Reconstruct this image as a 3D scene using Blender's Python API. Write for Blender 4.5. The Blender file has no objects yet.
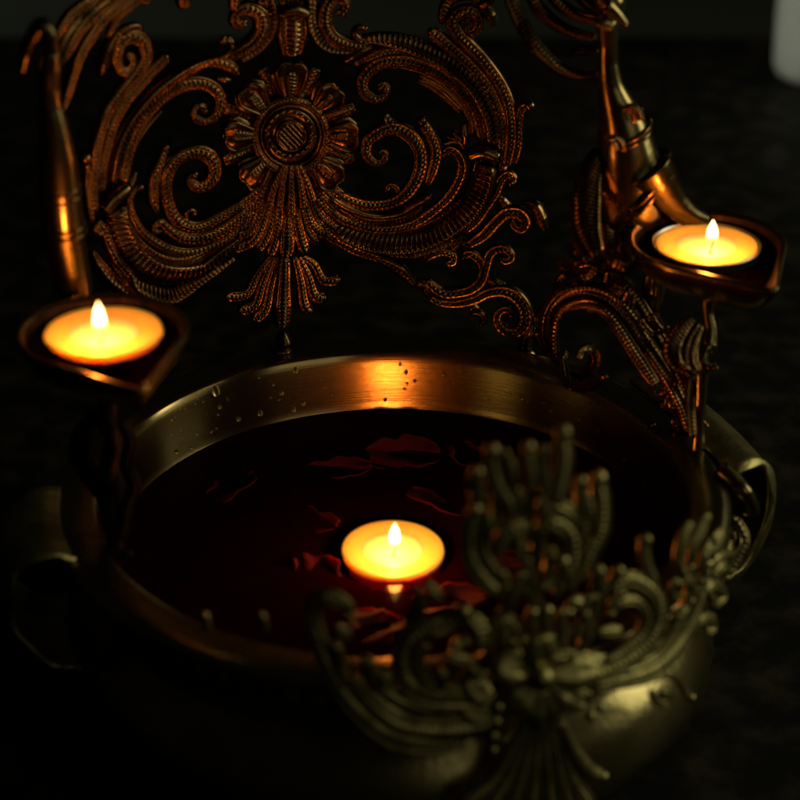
import bpy, math, random
from mathutils import Vector, Matrix
R = math.radians
random.seed(7)
scene = bpy.context.scene
C = scene.collection

# ------------------------------------------------------------------ camera, world, light, exposure
FPX, TH, DD = 2050.0, R(28.0), 0.88
RT = Vector((1, 0, 0)); UP = Vector((0, math.sin(TH), math.cos(TH))); FW = Vector((0, math.cos(TH), -math.sin(TH)))
CAM = -(RT * (15 / FPX * DD) - UP * (140 / FPX * DD) + FW * DD)
cd = bpy.data.cameras.new('camera'); cam = bpy.data.objects.new('camera', cd); C.objects.link(cam)
cam.location = CAM; cam.rotation_euler = (R(90) - TH, 0, 0)
cd.sensor_width = 36; cd.lens = FPX / 800 * 36; cd.clip_start = 0.02; cd.clip_end = 60
cd.dof.use_dof = True; cd.dof.focus_distance = 0.965; cd.dof.aperture_fstop = 6.4
scene.camera = cam
w = bpy.data.worlds.new('World'); scene.world = w; w.use_nodes = True
bg = w.node_tree.nodes['Background']; bg.inputs[0].default_value = (1.0, 0.97, 0.62, 1); bg.inputs[1].default_value = 0.0028
scene.view_settings.view_transform = 'Standard'; scene.view_settings.look = 'None'
scene.view_settings.exposure = 0; scene.view_settings.gamma = 1

def area(name, loc, aim, sx, sy, power, col, spread=180):
    l = bpy.data.lights.new(name, 'AREA'); l.shape = 'RECTANGLE'; l.size = sx; l.size_y = sy; l.energy = power; l.color = col; l.spread = R(spread)
    o = bpy.data.objects.new(name, l); C.objects.link(o); o.location = loc
    o.rotation_euler = (Vector(aim) - Vector(loc)).to_track_quat('-Z', 'Y').to_euler()
    return o
area('window_light', (1.16, 0.10, 0.55), (0, 0, 0.0), 0.55, 0.65, 3.5, (1.0, 0.98, 0.60))
area('room_fill', (0.80, -1.10, 0.75), (0.05, -0.1, 0.0), 0.8, 0.8, 0.72, (1.0, 0.96, 0.60))  # added fill from the front right so the crest faces show
area('far_fill', (-1.3, 2.1, 1.0), (-0.75, 1.7, -0.28), 0.4, 0.4, 0.20, (0.9, 1.0, 0.85), 70)  # unseen lamp added to brighten the far floor strip
area('jar_fill', (-0.95, 0.25, 0.85), (0.37, 0.77, 0.0), 0.25, 0.25, 0.085, (0.95, 1.0, 0.80), 16)  # narrow beam added to brighten the jar alone
area('back_fill', (1.15, 1.5, 1.0), (0.1, 0, 0), 0.5, 0.5, 0.22, (1.0, 0.97, 0.62))  # added from behind for sheen on the handle and rim tops

# ------------------------------------------------------------------ materials
def mat(name):
    m = bpy.data.materials.new(name); m.use_nodes = True
    nt = m.node_tree; b = nt.nodes['Principled BSDF']
    return m, nt, b
def brass(name, c1, c2, rough, rvar=0.15, bump=0.25, scale=60, stretch=None, sc2=420):
    m, nt, b = mat(name)
    tc = nt.nodes.new('ShaderNodeTexCoord'); mp = nt.nodes.new('ShaderNodeMapping')
    nt.links.new(tc.outputs['Object'], mp.inputs[0])
    n1 = nt.nodes.new('ShaderNodeTexNoise'); n1.inputs['Scale'].default_value = scale; n1.inputs['Detail'].default_value = 6
    n2 = nt.nodes.new('ShaderNodeTexNoise'); n2.inputs['Scale'].default_value = sc2; n2.inputs['Detail'].default_value = 4
    nt.links.new(mp.outputs[0], n1.inputs['Vector'])
    if stretch:
        mp2 = nt.nodes.new('ShaderNodeMapping'); mp2.inputs['Scale'].default_value = stretch
        nt.links.new(tc.outputs['Object'], mp2.inputs[0]); nt.links.new(mp2.outputs[0], n2.inputs['Vector'])
    else: nt.links.new(mp.outputs[0], n2.inputs['Vector'])
    r = nt.nodes.new('ShaderNodeValToRGB'); r.color_ramp.elements[0].position = 0.32; r.color_ramp.elements[1].position = 0.68
    r.color_ramp.elements[0].color = (*c1, 1); r.color_ramp.elements[1].color = (*c2, 1)
    nt.links.new(n1.outputs[0], r.inputs[0]); nt.links.new(r.outputs[0], b.inputs['Base Color'])
    mr = nt.nodes.new('ShaderNodeMapRange'); mr.inputs[3].default_value = rough + rvar; mr.inputs[4].default_value = rough - rvar
    nt.links.new(n1.outputs[0], mr.inputs[0]); nt.links.new(mr.outputs[0], b.inputs['Roughness'])
    bp = nt.nodes.new('ShaderNodeBump'); bp.inputs['Strength'].default_value = bump; bp.inputs['Distance'].default_value = 0.0006
    nt.links.new(n2.outputs[0], bp.inputs['Height']); nt.links.new(bp.outputs[0], b.inputs['Normal'])
    b.inputs['Metallic'].default_value = 1.0
    return m
M = {}
M['cast'] = brass('cast brass', (0.075, 0.045, 0.018), (0.31, 0.175, 0.072), 0.26, 0.10, 0.28, 90)
M['old'] = brass('tarnished brass', (0.19, 0.155, 0.06), (0.50, 0.43, 0.19), 0.43, 0.08, 0.5, 90)
M['body'] = brass('polished brass', (0.17, 0.125, 0.052), (0.34, 0.265, 0.125), 0.25, 0.07, 0.15, 40)
M['spun'] = brass('spun brass wall', (0.36, 0.25, 0.11), (0.52, 0.38, 0.18), 0.21, 0.05, 0.12, 30, (1, 1, 30), 45)
M['arm'] = brass('shade dimmed brass', (0.05, 0.035, 0.015), (0.13, 0.095, 0.042), 0.28, 0.07, 0.3, 60)  # darker brass copy: dim light painted into arm, upper plumes, left head
M['bowl'] = brass('worn brass', (0.20, 0.16, 0.07), (0.42, 0.34, 0.165), 0.27, 0.07, 0.2, 35)
M['dark'] = brass('soot and shade brass', (0.006, 0.005, 0.004), (0.030, 0.018, 0.010), 0.60, 0.15, 0.3, 120)  # soot in the dish hollows; painted shade on the left stem and plumes
def aniso(m, a, rot):
    nt = m.node_tree; b = nt.nodes['Principled BSDF']; b.inputs['Anisotropic'].default_value = a; b.inputs['Anisotropic Rotation'].default_value = rot
    t = nt.nodes.new('ShaderNodeTangent'); t.direction_type = 'RADIAL'; t.axis = 'Z'; nt.links.new(t.outputs[0], b.inputs['Tangent'])
aniso(M['spun'], 0.75, 0.25)
def simple(name, col, rough, **kw):
    m, nt, b = mat(name); b.inputs['Base Color'].default_value = (*col, 1); b.inputs['Roughness'].default_value = rough
    for k, v in kw.items(): b.inputs[k.replace('_', ' ')].default_value = v
    n = nt.nodes.new('ShaderNodeTexNoise'); n.inputs['Scale'].default_value = 260
    bp = nt.nodes.new('ShaderNodeBump'); bp.inputs['Strength'].default_value = 0.15; bp.inputs['Distance'].default_value = 0.0004
    nt.links.new(n.outputs[0], bp.inputs['Height']); nt.links.new(bp.outputs[0], b.inputs['Normal'])
    return m
M['wax'] = simple('candle wax', (0.95, 0.70, 0.20), 0.40, Subsurface_Weight=1.0, Subsurface_Scale=0.006)
M['wax'].node_tree.nodes['Principled BSDF'].inputs['Subsurface Radius'].default_value = (1.0, 0.6, 0.25)
M['melt'] = simple('melted wax', (0.95, 0.88, 0.55), 0.22, Subsurface_Weight=1.0, Subsurface_Scale=0.004)
M['melt'].node_tree.nodes['Principled BSDF'].inputs['Subsurface Radius'].default_value = (1.0, 0.8, 0.45)
M['wick'] = simple('burnt wick', (0.02, 0.012, 0.008), 0.9)
M['cupmetal'] = simple('thin aluminium', (0.7, 0.7, 0.7), 0.3, Metallic=1.0)
M['ceramic'] = simple('white glazed ceramic', (0.75, 0.76, 0.70), 0.25)
M['petal'] = simple('rose petal', (0.075, 0.0007, 0.003), 0.75, Specular_IOR_Level=0.2, Subsurface_Weight=0.3, Subsurface_Scale=0.003)
M['drop'] = simple('water drop', (1, 1, 1), 0.03, Transmission_Weight=1.0, IOR=1.33)
def flame_mat():
    m = bpy.data.materials.new('flame'); m.use_nodes = True; nt = m.node_tree; nt.nodes.clear()
    out = nt.nodes.new('ShaderNodeOutputMaterial'); em = nt.nodes.new('ShaderNodeEmission'); tr = nt.nodes.new('ShaderNodeBsdfTransparent')
    ad = nt.nodes.new('ShaderNodeAddShader'); tc = nt.nodes.new('ShaderNodeTexCoord'); sp = nt.nodes.new('ShaderNodeSeparateXYZ')
    st = nt.nodes.new('ShaderNodeValToRGB'); e = st.color_ramp.elements; nt.links.new(tc.outputs['Object'], sp.inputs[0])
    mr = nt.nodes.new('ShaderNodeMapRange'); mr.inputs[1].default_value = 0.002; mr.inputs[2].default_value = 0.018
    e[0].position = 0.0; e[0].color = (0.004, 0.004, 0.012, 1); e[1].position = 0.50; e[1].color = (1.0, 0.78, 0.36, 1)
    for p, c in ((0.22, (0.012, 0.008, 0.004, 1)), (0.34, (0.10, 0.055, 0.015, 1)), (0.86, (1.0, 0.62, 0.20, 1)), (1.0, (0.55, 0.16, 0.02, 1))):
        k = e.new(p); k.color = c
    em.inputs[1].default_value = 5.0
    nt.links.new(sp.outputs[2], mr.inputs[0]); nt.links.new(mr.outputs[0], st.inputs[0]); nt.links.new(st.outputs[0], em.inputs[0])
    nt.links.new(tr.outputs[0], ad.inputs[0]); nt.links.new(em.outputs[0], ad.inputs[1]); nt.links.new(ad.outputs[0], out.inputs[0])
    return m
M['flame'] = flame_mat()
def water_mat():
    m = bpy.data.materials.new('dark red water'); m.use_nodes = True; nt = m.node_tree; nt.nodes.clear()
    out = nt.nodes.new('ShaderNodeOutputMaterial'); tr = nt.nodes.new('ShaderNodeBsdfTransparent'); gl = nt.nodes.new('ShaderNodeBsdfGlossy')
    fr = nt.nodes.new('ShaderNodeFresnel'); mx = nt.nodes.new('ShaderNodeMixShader'); fr.inputs[0].default_value = 1.33
    tr.inputs[0].default_value = (0.30, 0.0010, 0.003, 1); gl.inputs['Roughness'].default_value = 0.10; gl.inputs[0].default_value = (0.18, 0.17, 0.16, 1)
    n = nt.nodes.new('ShaderNodeTexNoise'); n.inputs['Scale'].default_value = 28; n.inputs['Detail'].default_value = 3
    tc = nt.nodes.new('ShaderNodeTexCoord'); nt.links.new(tc.outputs['Object'], n.inputs['Vector'])
    bp = nt.nodes.new('ShaderNodeBump'); bp.inputs['Strength'].default_value = 0.22; bp.inputs['Distance'].default_value = 0.0015
    nt.links.new(n.outputs[0], bp.inputs['Height'])
    for x in (gl, fr): nt.links.new(bp.outputs[0], x.inputs['Normal'])
    df = nt.nodes.new('ShaderNodeBsdfDiffuse'); df.inputs[0].default_value = (0.040, 0.0004, 0.003, 1)     # cloudy, petal-dyed water
    m2 = nt.nodes.new('ShaderNodeMixShader'); m2.inputs[0].default_value = 0.30
    nt.links.new(tr.outputs[0], m2.inputs[1]); nt.links.new(df.outputs[0], m2.inputs[2])
    nt.links.new(fr.outputs[0], mx.inputs[0]); nt.links.new(m2.outputs[0], mx.inputs[1]); nt.links.new(gl.outputs[0], mx.inputs[2])
    nt.links.new(mx.outputs[0], out.inputs[0]); return m
M['water'] = water_mat()
def slab_mat():
    m, nt, b = mat('dark speckled stone'); b.inputs['Specular IOR Level'].default_value = 0.18; tc = nt.nodes.new('ShaderNodeTexCoord')
    v = nt.nodes.new('ShaderNodeTexNoise'); v.inputs['Scale'].default_value = 55; v.inputs['Detail'].default_value = 8
    n = nt.nodes.new('ShaderNodeTexNoise'); n.inputs['Scale'].default_value = 9; n.inputs['Detail'].default_value = 5
    for x in (v, n): nt.links.new(tc.outputs['Object'], x.inputs['Vector'])
    r = nt.nodes.new('ShaderNodeValToRGB'); e = r.color_ramp.elements
    e[0].position = 0.45; e[0].color = (0.003, 0.0028, 0.002, 1); e[1].position = 0.72; e[1].color = (0.032, 0.025, 0.015, 1)
    nt.links.new(v.outputs[0], r.inputs[0]); nt.links.new(r.outputs[0], b.inputs['Base Color'])
    mr = nt.nodes.new('ShaderNodeMapRange'); mr.inputs[3].default_value = 0.45; mr.inputs[4].default_value = 0.85
    nt.links.new(n.outputs[0], mr.inputs[0]); nt.links.new(mr.outputs[0], b.inputs['Roughness'])
    bp = nt.nodes.new('ShaderNodeBump'); bp.inputs['Strength'].default_value = 0.5; bp.inputs['Distance'].default_value = 0.002
    nt.links.new(v.outputs[0], bp.inputs['Height']); nt.links.new(bp.outputs[0], b.inputs['Normal']); return m
M['slab'] = slab_mat()
M['floor'] = simple('grey floor', (0.11, 0.115, 0.10), 0.9, Specular_IOR_Level=0.1)

# ------------------------------------------------------------------ object helpers
def link(name, me, m, parent=None, smooth=True):
    o = bpy.data.objects.new(name, me); C.objects.link(o)
    if m: me.materials.append(M[m])
    if smooth: me.polygons.foreach_set('use_smooth', [True] * len(me.polygons))
    if parent: o.parent = parent
    return o
def empty(name, loc=(0, 0, 0)):
    o = bpy.data.objects.new(name, None); C.objects.link(o); o.location = loc; return o
def tag(o, label, cat=None, group=None, kind=None):
    if label: o['label'] = label
    if cat: o['category'] = cat
    if group: o['group'] = group
    if kind: o['kind'] = kind
    return o
class MB:
    def __init__(s): s.v = []; s.f = []
    def rings(s, rings, closed=True, cap=True):
        b = len(s.v); n = len(rings[0])
        for r in rings: s.v += [tuple(p) for p in r]
        for i in range(len(rings) - 1):
            for j in range(n if closed else n - 1):
                a = b + i * n + j; c = b + i * n + (j + 1) % n
                s.f.append((a, c, c + n, a + n))
        if cap and closed:
            s.f.append(tuple(b + j for j in range(n))[::-1]); s.f.append(tuple(b + (len(rings) - 1) * n + j for j in range(n)))
    def ball(s, c, r, nu=14, nv=9, sc=(1, 1, 1)):
        rs = []
        for i in range(nv + 1):
            t = math.pi * (0.02 + 0.96 * i / nv)
            rs.append([(c[0] + r * sc[0] * math.sin(t) * math.cos(2 * math.pi * j / nu), c[1] + r * sc[1] * math.sin(t) * math.sin(2 * math.pi * j / nu), c[2] - r * sc[2] * math.cos(t)) for j in range(nu)])
        s.rings(rs)
    def lathe(s, prof, n=96, c=(0, 0, 0), cap=False):
        s.rings([[(c[0] + r * math.cos(2 * math.pi * j / n), c[1] + r * math.sin(2 * math.pi * j / n), c[2] + z) for j in range(n)] for r, z in prof], True, cap)
    def tube(s, pts, rad, n=12, sub=6):
        pts = spline(pts, sub); m = len(pts)
        rr = [lerp(rad, i / (m - 1)) for i in range(m)]; rs = []
        ref = Vector((0.3, 0.1, 0.9))
        for i in range(m):
            T = (pts[min(i + 1, m - 1)] - pts[max(i - 1, 0)]).normalized()
            a = T.cross(ref).normalized(); bb = a.cross(T).normalized(); ref = bb
            rs.append([pts[i] + a * (rr[i] * math.cos(2 * math.pi * j / n)) + bb * (rr[i] * math.sin(2 * math.pi * j / n)) for j in range(n)])
        s.rings(rs)
    def mesh(s, name):
        me = bpy.data.meshes.new(name); me.from_pydata(s.v, [], s.f); me.update(); return me
    def build(s, name, m, parent=None, smooth=True): return link(name, s.mesh(name), m, parent, smooth)
def lerp(a, t):
    if not isinstance(a, (list, tuple)): return a
    x = t * (len(a) - 1); i = min(int(x), len(a) - 2); return a[i] + (a[i + 1] - a[i]) * (x - i)
def spline(pts, sub=6):
    P = [Vector(p) for p in pts]; P = [P[0] * 2 - P[1]] + P + [P[-1] * 2 - P[-2]]; out = []
    for i in range(1, len(P) - 2):
        for k in range(sub):
            t = k / sub; a, b, c, d = P[i - 1], P[i], P[i + 1], P[i + 2]
            out.append(0.5 * ((2 * b) + (c - a) * t + (2 * a - 5 * b + 4 * c - d) * t * t + (3 * b - a - 3 * c + d) * t ** 3))
    out.append(P[-2].copy()); return out

# ------------------------------------------------------------------ surfaces of the vessel: tracing frame of the drawing
BC = Vector((-0.010, 0, 0))                       # centre of the bowl, z = 0 at the water
FD = Vector((0.38, -0.925, 0)).normalized()       # the way the vessel faces
def ray(px, py): return RT * ((px - 400) / FPX) - UP * ((py - 400) / FPX) + FW
def cyl(centre, rad, far, lean=0.0):
    def f(px, py, t=0):
        d = ray(px, py); o = CAM - centre
        a = d.x ** 2 + d.y ** 2; b = 2 * (o.x * d.x + o.y * d.y); c = o.x ** 2 + o.y ** 2 - rad ** 2
        D = max(b * b - 4 * a * c, 1e-9); s = math.sqrt(D)
        k = (-b + s) / (2 * a) if far else (-b - s) / (2 * a)
        P = CAM + d * k; n = Vector((P.x - centre.x, P.y - centre.y, 0)).normalized()
        return P, (-n if far else n)
    return f
def vplane(y0, y1=None, nx=0.25):
    y1 = y0 if y1 is None else y1
    def f(px, py, t=0):
        d = ray(px, py); y = y0 + (y1 - y0) * t; k = (y - CAM.y) / d.y
        return CAM + d * k, Vector((nx, -1, 0.1)).normalized()
    return f
PB = BC + Vector((-0.0524, 0.128, 0))
PANEL = cyl(PB + FD * 0.20, 0.20, True)
PANELB = cyl(PB + FD * 0.205, 0.209, True)
def tilted(f, k):
    def g(px, py, t=0):
        P, n = f(px, py, t); return P, (n + Vector((0, 0, k))).normalized()
    return g
FRONT = tilted(cyl(BC, 0.150, False), 0.5)
def onz(px, py, z):
    d = ray(px, py); return CAM + d * ((z - CAM.z) / d.z)

WS = 1.42
US = [-1, -.93, -.8, -.66, -.5, -.33, -.16, 0, .16, .33, .5, .66, .8, .93, 1]
def prof(kind, u, s, p):
    base = math.sqrt(max(0, 1 - u * u)); c = 0.5 + 0.5 * math.cos(2 * math.pi * s / p)
    if kind == 'bead':
        return .48 * base + .26 * math.exp(-((abs(u) - .74) / .15) ** 2) + .42 * math.exp(-(u / .30) ** 2) * (.30 + .70 * c)
    if kind == 'comb':
        c2 = 0.5 + 0.5 * math.cos(2 * math.pi * s / p + 3.0 * u)
        k = 1 / (1 + math.exp(-(u + .25) / .08))
        return .80 * base * (1 - .42 * c2 * k) + .15 * math.exp(-((u + .55) / .2) ** 2)
    if kind == 'twin':
        return .55 * base + .30 * (math.exp(-((u - .42) / .22) ** 2) + math.exp(-((u + .42) / .22) ** 2)) * (.65 + .35 * c)
    return base
def strand(mb, pts, w, kind='bead', surf=None, h=0.68, p=4.6, step=0.8, knob=0, knob0=0, lift=0.0, flip=False, ws=None, endw=(0.55, 0.55)):
    """sweep a relief profile along a curve lying on one of the vessel's surfaces"""
    surf = surf or PANEL
    sp = spline([(x, y, 0) for x, y in pts], 10)
    L = [0]
    for i in range(1, len(sp)): L.append(L[-1] + (sp[i] - sp[i - 1]).length)
    n = max(6, int(L[-1] / step)); q = []; j = 0
    for i in range(n + 1):
        s = L[-1] * i / n
        while j < len(L) - 2 and L[j + 1] < s: j += 1
        t = (s - L[j]) / max(1e-6, L[j + 1] - L[j]); q.append(sp[j].lerp(sp[j + 1], min(1, t)))
    PN = [surf(a.x, a.y, i / n) for i, a in enumerate(q)]
    rings = []; wl = [a * (WS if ws is None else ws) for a in (w if isinstance(w, (list, tuple)) else [w, w])]
    tot = L[-1]
    for i in range(n + 1):
        P, N = PN[i]; T = (PN[min(i + 1, n)][0] - PN[max(0, i - 1)][0]).normalized()
        S = T.cross(N).normalized(); N2 = S.cross(T).normalized()
        if flip: S = -S
        t = i / n; s = t * tot; ww = lerp(wl, t)
        e0 = min(1, s / (ww * 0.5)); e1 = min(1, (tot - s) / (ww * 0.5))
        tap = (endw[0] + (1 - endw[0]) * math.sqrt(1 - (1 - e0) ** 2)) * (endw[1] + (1 - endw[1]) * math.sqrt(1 - (1 - e1) ** 2))
        sc = (P - CAM).dot(FW) / FPX; hw = ww * 0.5 * sc * tap; hh = ww * h * sc * tap
        ring = [P + S * (u * hw) + N2 * (hh * prof(kind, u, s, p) + lift * sc) for u in US]
        ring += [P + S * (.9 * hw) - N2 * (hh * .35), P - S * (.9 * hw) - N2 * (hh * .35)]
        if flip: ring = ring[::-1]
        rings.append(ring)
    mb.rings(rings)
    for k, i in ((knob0, 0), (knob, n)):
        if k:
            P, N = PN[i]; sc = (P - CAM).dot(FW) / FPX; mb.ball(P + N * (k * .25 * sc), k * .5 * sc)
    return mb
def knob(mb, x, y, d, surf, sc3=(1, 1, 1)):
    P, N = surf(x, y, 0); sc = (P - CAM).dot(FW) / FPX; mb.ball(P, d * .5 * sc, sc=sc3)

# ------------------------------------------------------------------ setting
mb = MB(); z = -0.078
def slab(mb, x0, x1, y0, y1, z0, z1):
    mb.rings([[(x0, y0, z1), (x1, y0, z1), (x1, y1, z1), (x0, y1, z1)][::-1], [(x0, y0, z0), (x1, y0, z0), (x1, y1, z0), (x0, y1, z0)][::-1]])
slab(mb, -3, 3, -2, 0.93, z - 0.03, z); tag(mb.build('table_top', 'slab', smooth=False), None, kind='structure')
mb = MB(); slab(mb, -12, 12, 0.5, 14, z - 0.22, z - 0.2); tag(mb.build('floor', 'floor', smooth=False), None, kind='structure')

# ------------------------------------------------------------------ the vessel
urli = empty('brass_urli', (BC.x, BC.y, z))
tag(urli, 'large ornate brass urli bowl with pierced scrollwork back, front crest and two lamp arms', 'urli bowl')
WZ = Matrix.Identity(4)
def part(mb, name, m, parent=urli, smooth=True):
    o = mb.build(name, m, None, smooth); 
    o.parent = parent
    inv = Vector((0, 0, 0)); q = parent
    while q: inv += q.location; q = q.parent
    o.data.transform(Matrix.Translation(-inv)) ; return o
N = 160
mb = MB()
mb.lathe([(.0005, -.040), (.05, -.039), (.090, -.032), (.108, -.018), (.1165, -.004), (.1190, .0), (.1198, .0040), (.1208, .0095), (.1220, .0160), (.1234, .0225), (.1241, .0252), (.1250, .0265)], N, BC)
inner = part(mb, 'inner_wall', 'spun')
mb = MB()
mb.lathe([(.1250, .0265), (.1262, .0272), (.1380, .0275), (.1410, .0270), (.1425, .0255), (.1425, .0235), (.1405, .0220), (.1340, .0205), (.1290, .0165), (.1250, .0120), (.1235, .0060), (.1237, -.0110), (.1268, -.0150),
          (.1320, -.0208), (.1362, -.0275), (.1388, -.0350), (.1397, -.0410), (.1390, -.0480), (.1330, -.0560), (.1200, -.0610), (.1080, -.0645), (.1020, -.0665), (.1030, -.0700), (.1080, -.0740), (.1090, -.0765), (.1060, -.0778), (.03, -.0778)], N, BC)
part(mb, 'bowl', 'bowl')
# fluted band under the rim
mb = MB(); n = 480; rs = []
for zz, rr, am in ((.0208, .1345, 0), (.0185, .1325, .0010), (.0130, .1275, .0018), (.0060, .1262, .0018), (.0005, .1255, .0008), (-.0010, .1238, 0)):
    rs.append([(BC.x + (rr + am * math.cos(j * 2 * math.pi / n * 80)) * math.cos(2 * math.pi * j / n), BC.y + (rr + am * math.cos(j * 2 * math.pi / n * 80)) * math.sin(2 * math.pi * j / n), zz) for j in range(n)])
mb.rings(rs[::-1], True, False); part(mb, 'fluted_band', 'old')

def handle(az, wd):
    rad = Vector((math.cos(az), math.sin(az), 0)); tan = Vector((-rad.y, rad.x, 0)); up = Vector((0, 0, 1))
    pr = spline([(.1395, .0275, 0), (.147, .0300, 0), (.156, .0285, 0), (.1635, .0210, 0), (.1665, .0080, 0), (.1650, -.0060, 0), (.1585, -.0170, 0), (.1500, -.0235, 0), (.1400, -.0240, 0)], 8)
    m = len(pr); rings = []
    for k in range(19):
        t = k / 18 * 2 - 1; rr = []
        edge = .0010 * max(0, abs(t) - .9) / .1
        for sgn in (1, -1):
            for i in (range(m) if sgn > 0 else range(m - 1, -1, -1)):
                T = (pr[min(i + 1, m - 1)] - pr[max(i - 1, 0)]).normalized(); nn = Vector((-T.y, T.x, 0))
                a = i / (m - 1); wdt = wd * (1 - .22 * math.sin(math.pi * a))
                c = pr[i] + nn * (sgn * (.0010 + edge)); rr.append(BC + rad * c.x + up * c.y + tan * (t * wdt * .5) - rad * (t * t * .0030))
        rings.append(rr)
    h = MB(); h.rings(rings); o = part(h, 'handle', 'old')
    return o
h1 = handle(R(21), .098); h2 = handle(R(194), .058)
sm = MB(); sm.tube([onz(722, 470, .029), onz(742, 489, .026), onz(750, 500, .020), onz(752, 510, .012), onz(744, 512, .010)], [.004, .0035, .003, .0035, .002], 12)
part(sm, 'handle_curl', 'body', h1)

# ------------------------------------------------------------------ back panel
panel = empty('back_panel'); panel.parent = urli
panel.location = (0, 0, 0)
def S(name, pts, w, kind='bead', m='cast', parent=panel, **kw):
    b = MB(); strand(b, pts, w, kind, **kw); return part(b, name, m, parent)
# left half
S('scroll', [(93,212),(92,197),(92,181),(94,162),(96,143),(102,124),(106,112),(113,101),(123,88),(136,72),(144,56),(141,42),(130,36),(119,42),(115,56),(119,69),(128,70),(132,60),(127,54)], [8,10,10,10,12,12,10,6], 'bead', knob=6)
S('leaf', [(101,77),(103,64),(107,50),(115,37),(128,28),(138,28),(145,38)], [4,11,11,9,8,7,4], 'comb', lift=-1)
S('scroll', [(99,190),(101,166),(106,143),(113,121),(124,102),(134,90),(149,73),(164,57)], [9,10,10,9,9,10], 'bead', knob=8, endw=(.5,.9))
S('scroll', [(110,183),(113,168),(117,148),(126,128),(141,107),(160,88),(187,70),(206,62),(223,57),(231,47),(230,40),(224,39),(222,44)], [13,13,13,13,14,14,12,7,5,5], 'comb', p=5.2)
S('leaf', [(205,64),(218,62),(230,66),(238,74)], [4,8,9,6], 'bead')
S('leaf', [(216,77),(223,79),(231,80)], [5,7,4], 'smooth')
S('scroll', [(121,180),(124,165),(129,145),(139,121),(155,101),(173,88),(191,82),(206,84),(217,93),(219,106),(212,118),(201,121),(193,115),(195,107),(202,106),(204,111)], [9,10,11,12,12,12,12,11,10,8,6,5], 'bead', knob=6)
S('scroll', [(126,172),(128,156),(133,146),(145,128),(161,111)], [5,6,5,4,2], 'twin', p=3.5)
S('leaf', [(128,188),(133,178),(135,171)], [6,5,3], 'smooth')
S('leaf', [(124,182),(127,170),(127,160)], [6,5,3], 'smooth')
S('scroll', [(92,222),(89,207),(87,188),(87,170),(83,158)], [5,7,7,6,6], 'bead', knob=13)
S('collar', [(100,210),(110,197),(124,186)], [10,11,10], 'smooth', h=.6, lift=4, endw=(.9,.9))
S('scroll', [(134,286),(130,276),(116,260),(108,244),(104,231),(98,224),(95,230),(99,233)], [4,8,8,8,8,8,7,5], 'bead', knob=8)
S('scroll', [(112,208),(115,222),(124,243),(138,260),(155,269),(175,271),(197,267),(217,253),(238,239)], [17,18,18,19,19,18,16,13,9], 'comb', p=5.5, lift=1)
S('scroll', [(121,206),(124,222),(135,240),(152,254),(172,260),(192,257),(214,246),(236,232)], [9,10,10,10,9,9,8,6], 'twin', p=4, lift=-1)
S('scroll', [(238,228),(220,241),(197,250),(177,251),(158,244),(142,232),(132,216),(129,201),(133,191),(139,187)], [7,7,8,8,8,7,6,5], 'bead', knob=8)
S('scroll', [(246,211),(226,226),(204,236),(182,237),(168,229),(160,222),(154,225),(154,231),(159,231)], [10,11,12,12,11,9,6,4], 'bead', knob=5)
S('scroll', [(242,203),(217,217),(201,225),(187,226),(174,218),(166,202),(164,183),(169,166),(181,155),(196,151),(209,157),(213,171),(206,183),(195,186),(189,180),(193,174)], [7,9,10,11,11,11,11,12,12,13,12,10,8], 'bead', knob=9)
S('scroll', [(158,212),(153,203),(152,190),(154,175),(160,162),(165,147)], [5,9,10,10,8,6], 'bead', knob=7)
S('scroll', [(186,222),(184,213),(188,209),(193,211),(192,215)], 4, 'smooth', lift=2)
S('leaf', [(131,272),(135,284),(150,292),(168,295),(185,288),(200,279),(216,270),(234,258)], [4,12,14,14,11,8,6,4], 'comb', flip=True)
S('leaf', [(150,296),(162,305),(172,300)], [5,12,5], 'smooth', lift=-1)
S('leaf', [(92,250),(97,262),(108,276),(124,288),(138,299)], [5,12,14,14,9], 'twin', surf=PANELB)
for yy in (0, 1): S('leaf', [(120+yy*9,300+yy*8),(128+yy*9,322+yy*6),(124+yy*12,345)], [9,10,6], 'twin', surf=PANELB)
# upper left arch of the surround
S('scroll', [(54,41),(62,24),(73,11),(91,0),(112,-10)], [5,8,8,9,9], 'bead')
S('scroll', [(55,64),(60,45),(68,29),(81,15),(100,2),(120,-8)], [4,7,7,7,8,8], 'twin', p=4)
S('scroll', [(58,65),(67,47),(77,29),(92,12),(108,0),(124,-10)], [4,9,10,11,11,10], 'bead', lift=2)
S('scroll', [(60,116),(65,99),(71,78),(77,58),(86,41),(98,23),(113,8),(132,-5)], [4,8,9,10,10,10,9,8], 'bead')
S('scroll', [(106,37),(111,28),(118,14),(131,3),(144,-8)], [4,8,9,9,8], 'bead')
for x, y, wd in ((144,-4,12),(183,0,12),(234,2,9)): S('leaf', [(x+2,y-16),(x,y-4),(x,y+8)], [wd*.7,wd,wd*.8], 'bead')
# S curves either side of the stem
S('scroll', [(226,58),(242,50),(254,40),(261,28),(259,15),(248,8),(237,12),(234,20),(239,25),(244,21)], [7,11,13,13,13,11,9,7], 'bead', knob=6)
S('scroll', [(240,60),(255,49),(267,34),(271,16),(266,-4)], [6,9,10,10,9], 'comb', flip=True)
S('scroll', [(262,-6),(264,4)], 12, 'bead')
S('scroll', [(372,46),(358,46),(344,43),(331,36),(324,22),(327,4),(338,-4),(346,4),(343,13),(337,12)], [6,9,11,12,12,12,10,8,6], 'bead', knob=6)
S('scroll', [(352,51),(332,48),(318,39),(311,22),(311,-4)], [5,9,10,10,10], 'comb')
S('scroll', [(371,40),(360,39),(354,33),(358,27),(365,28)], [4,6,6,5,4], 'smooth', knob=6)
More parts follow.
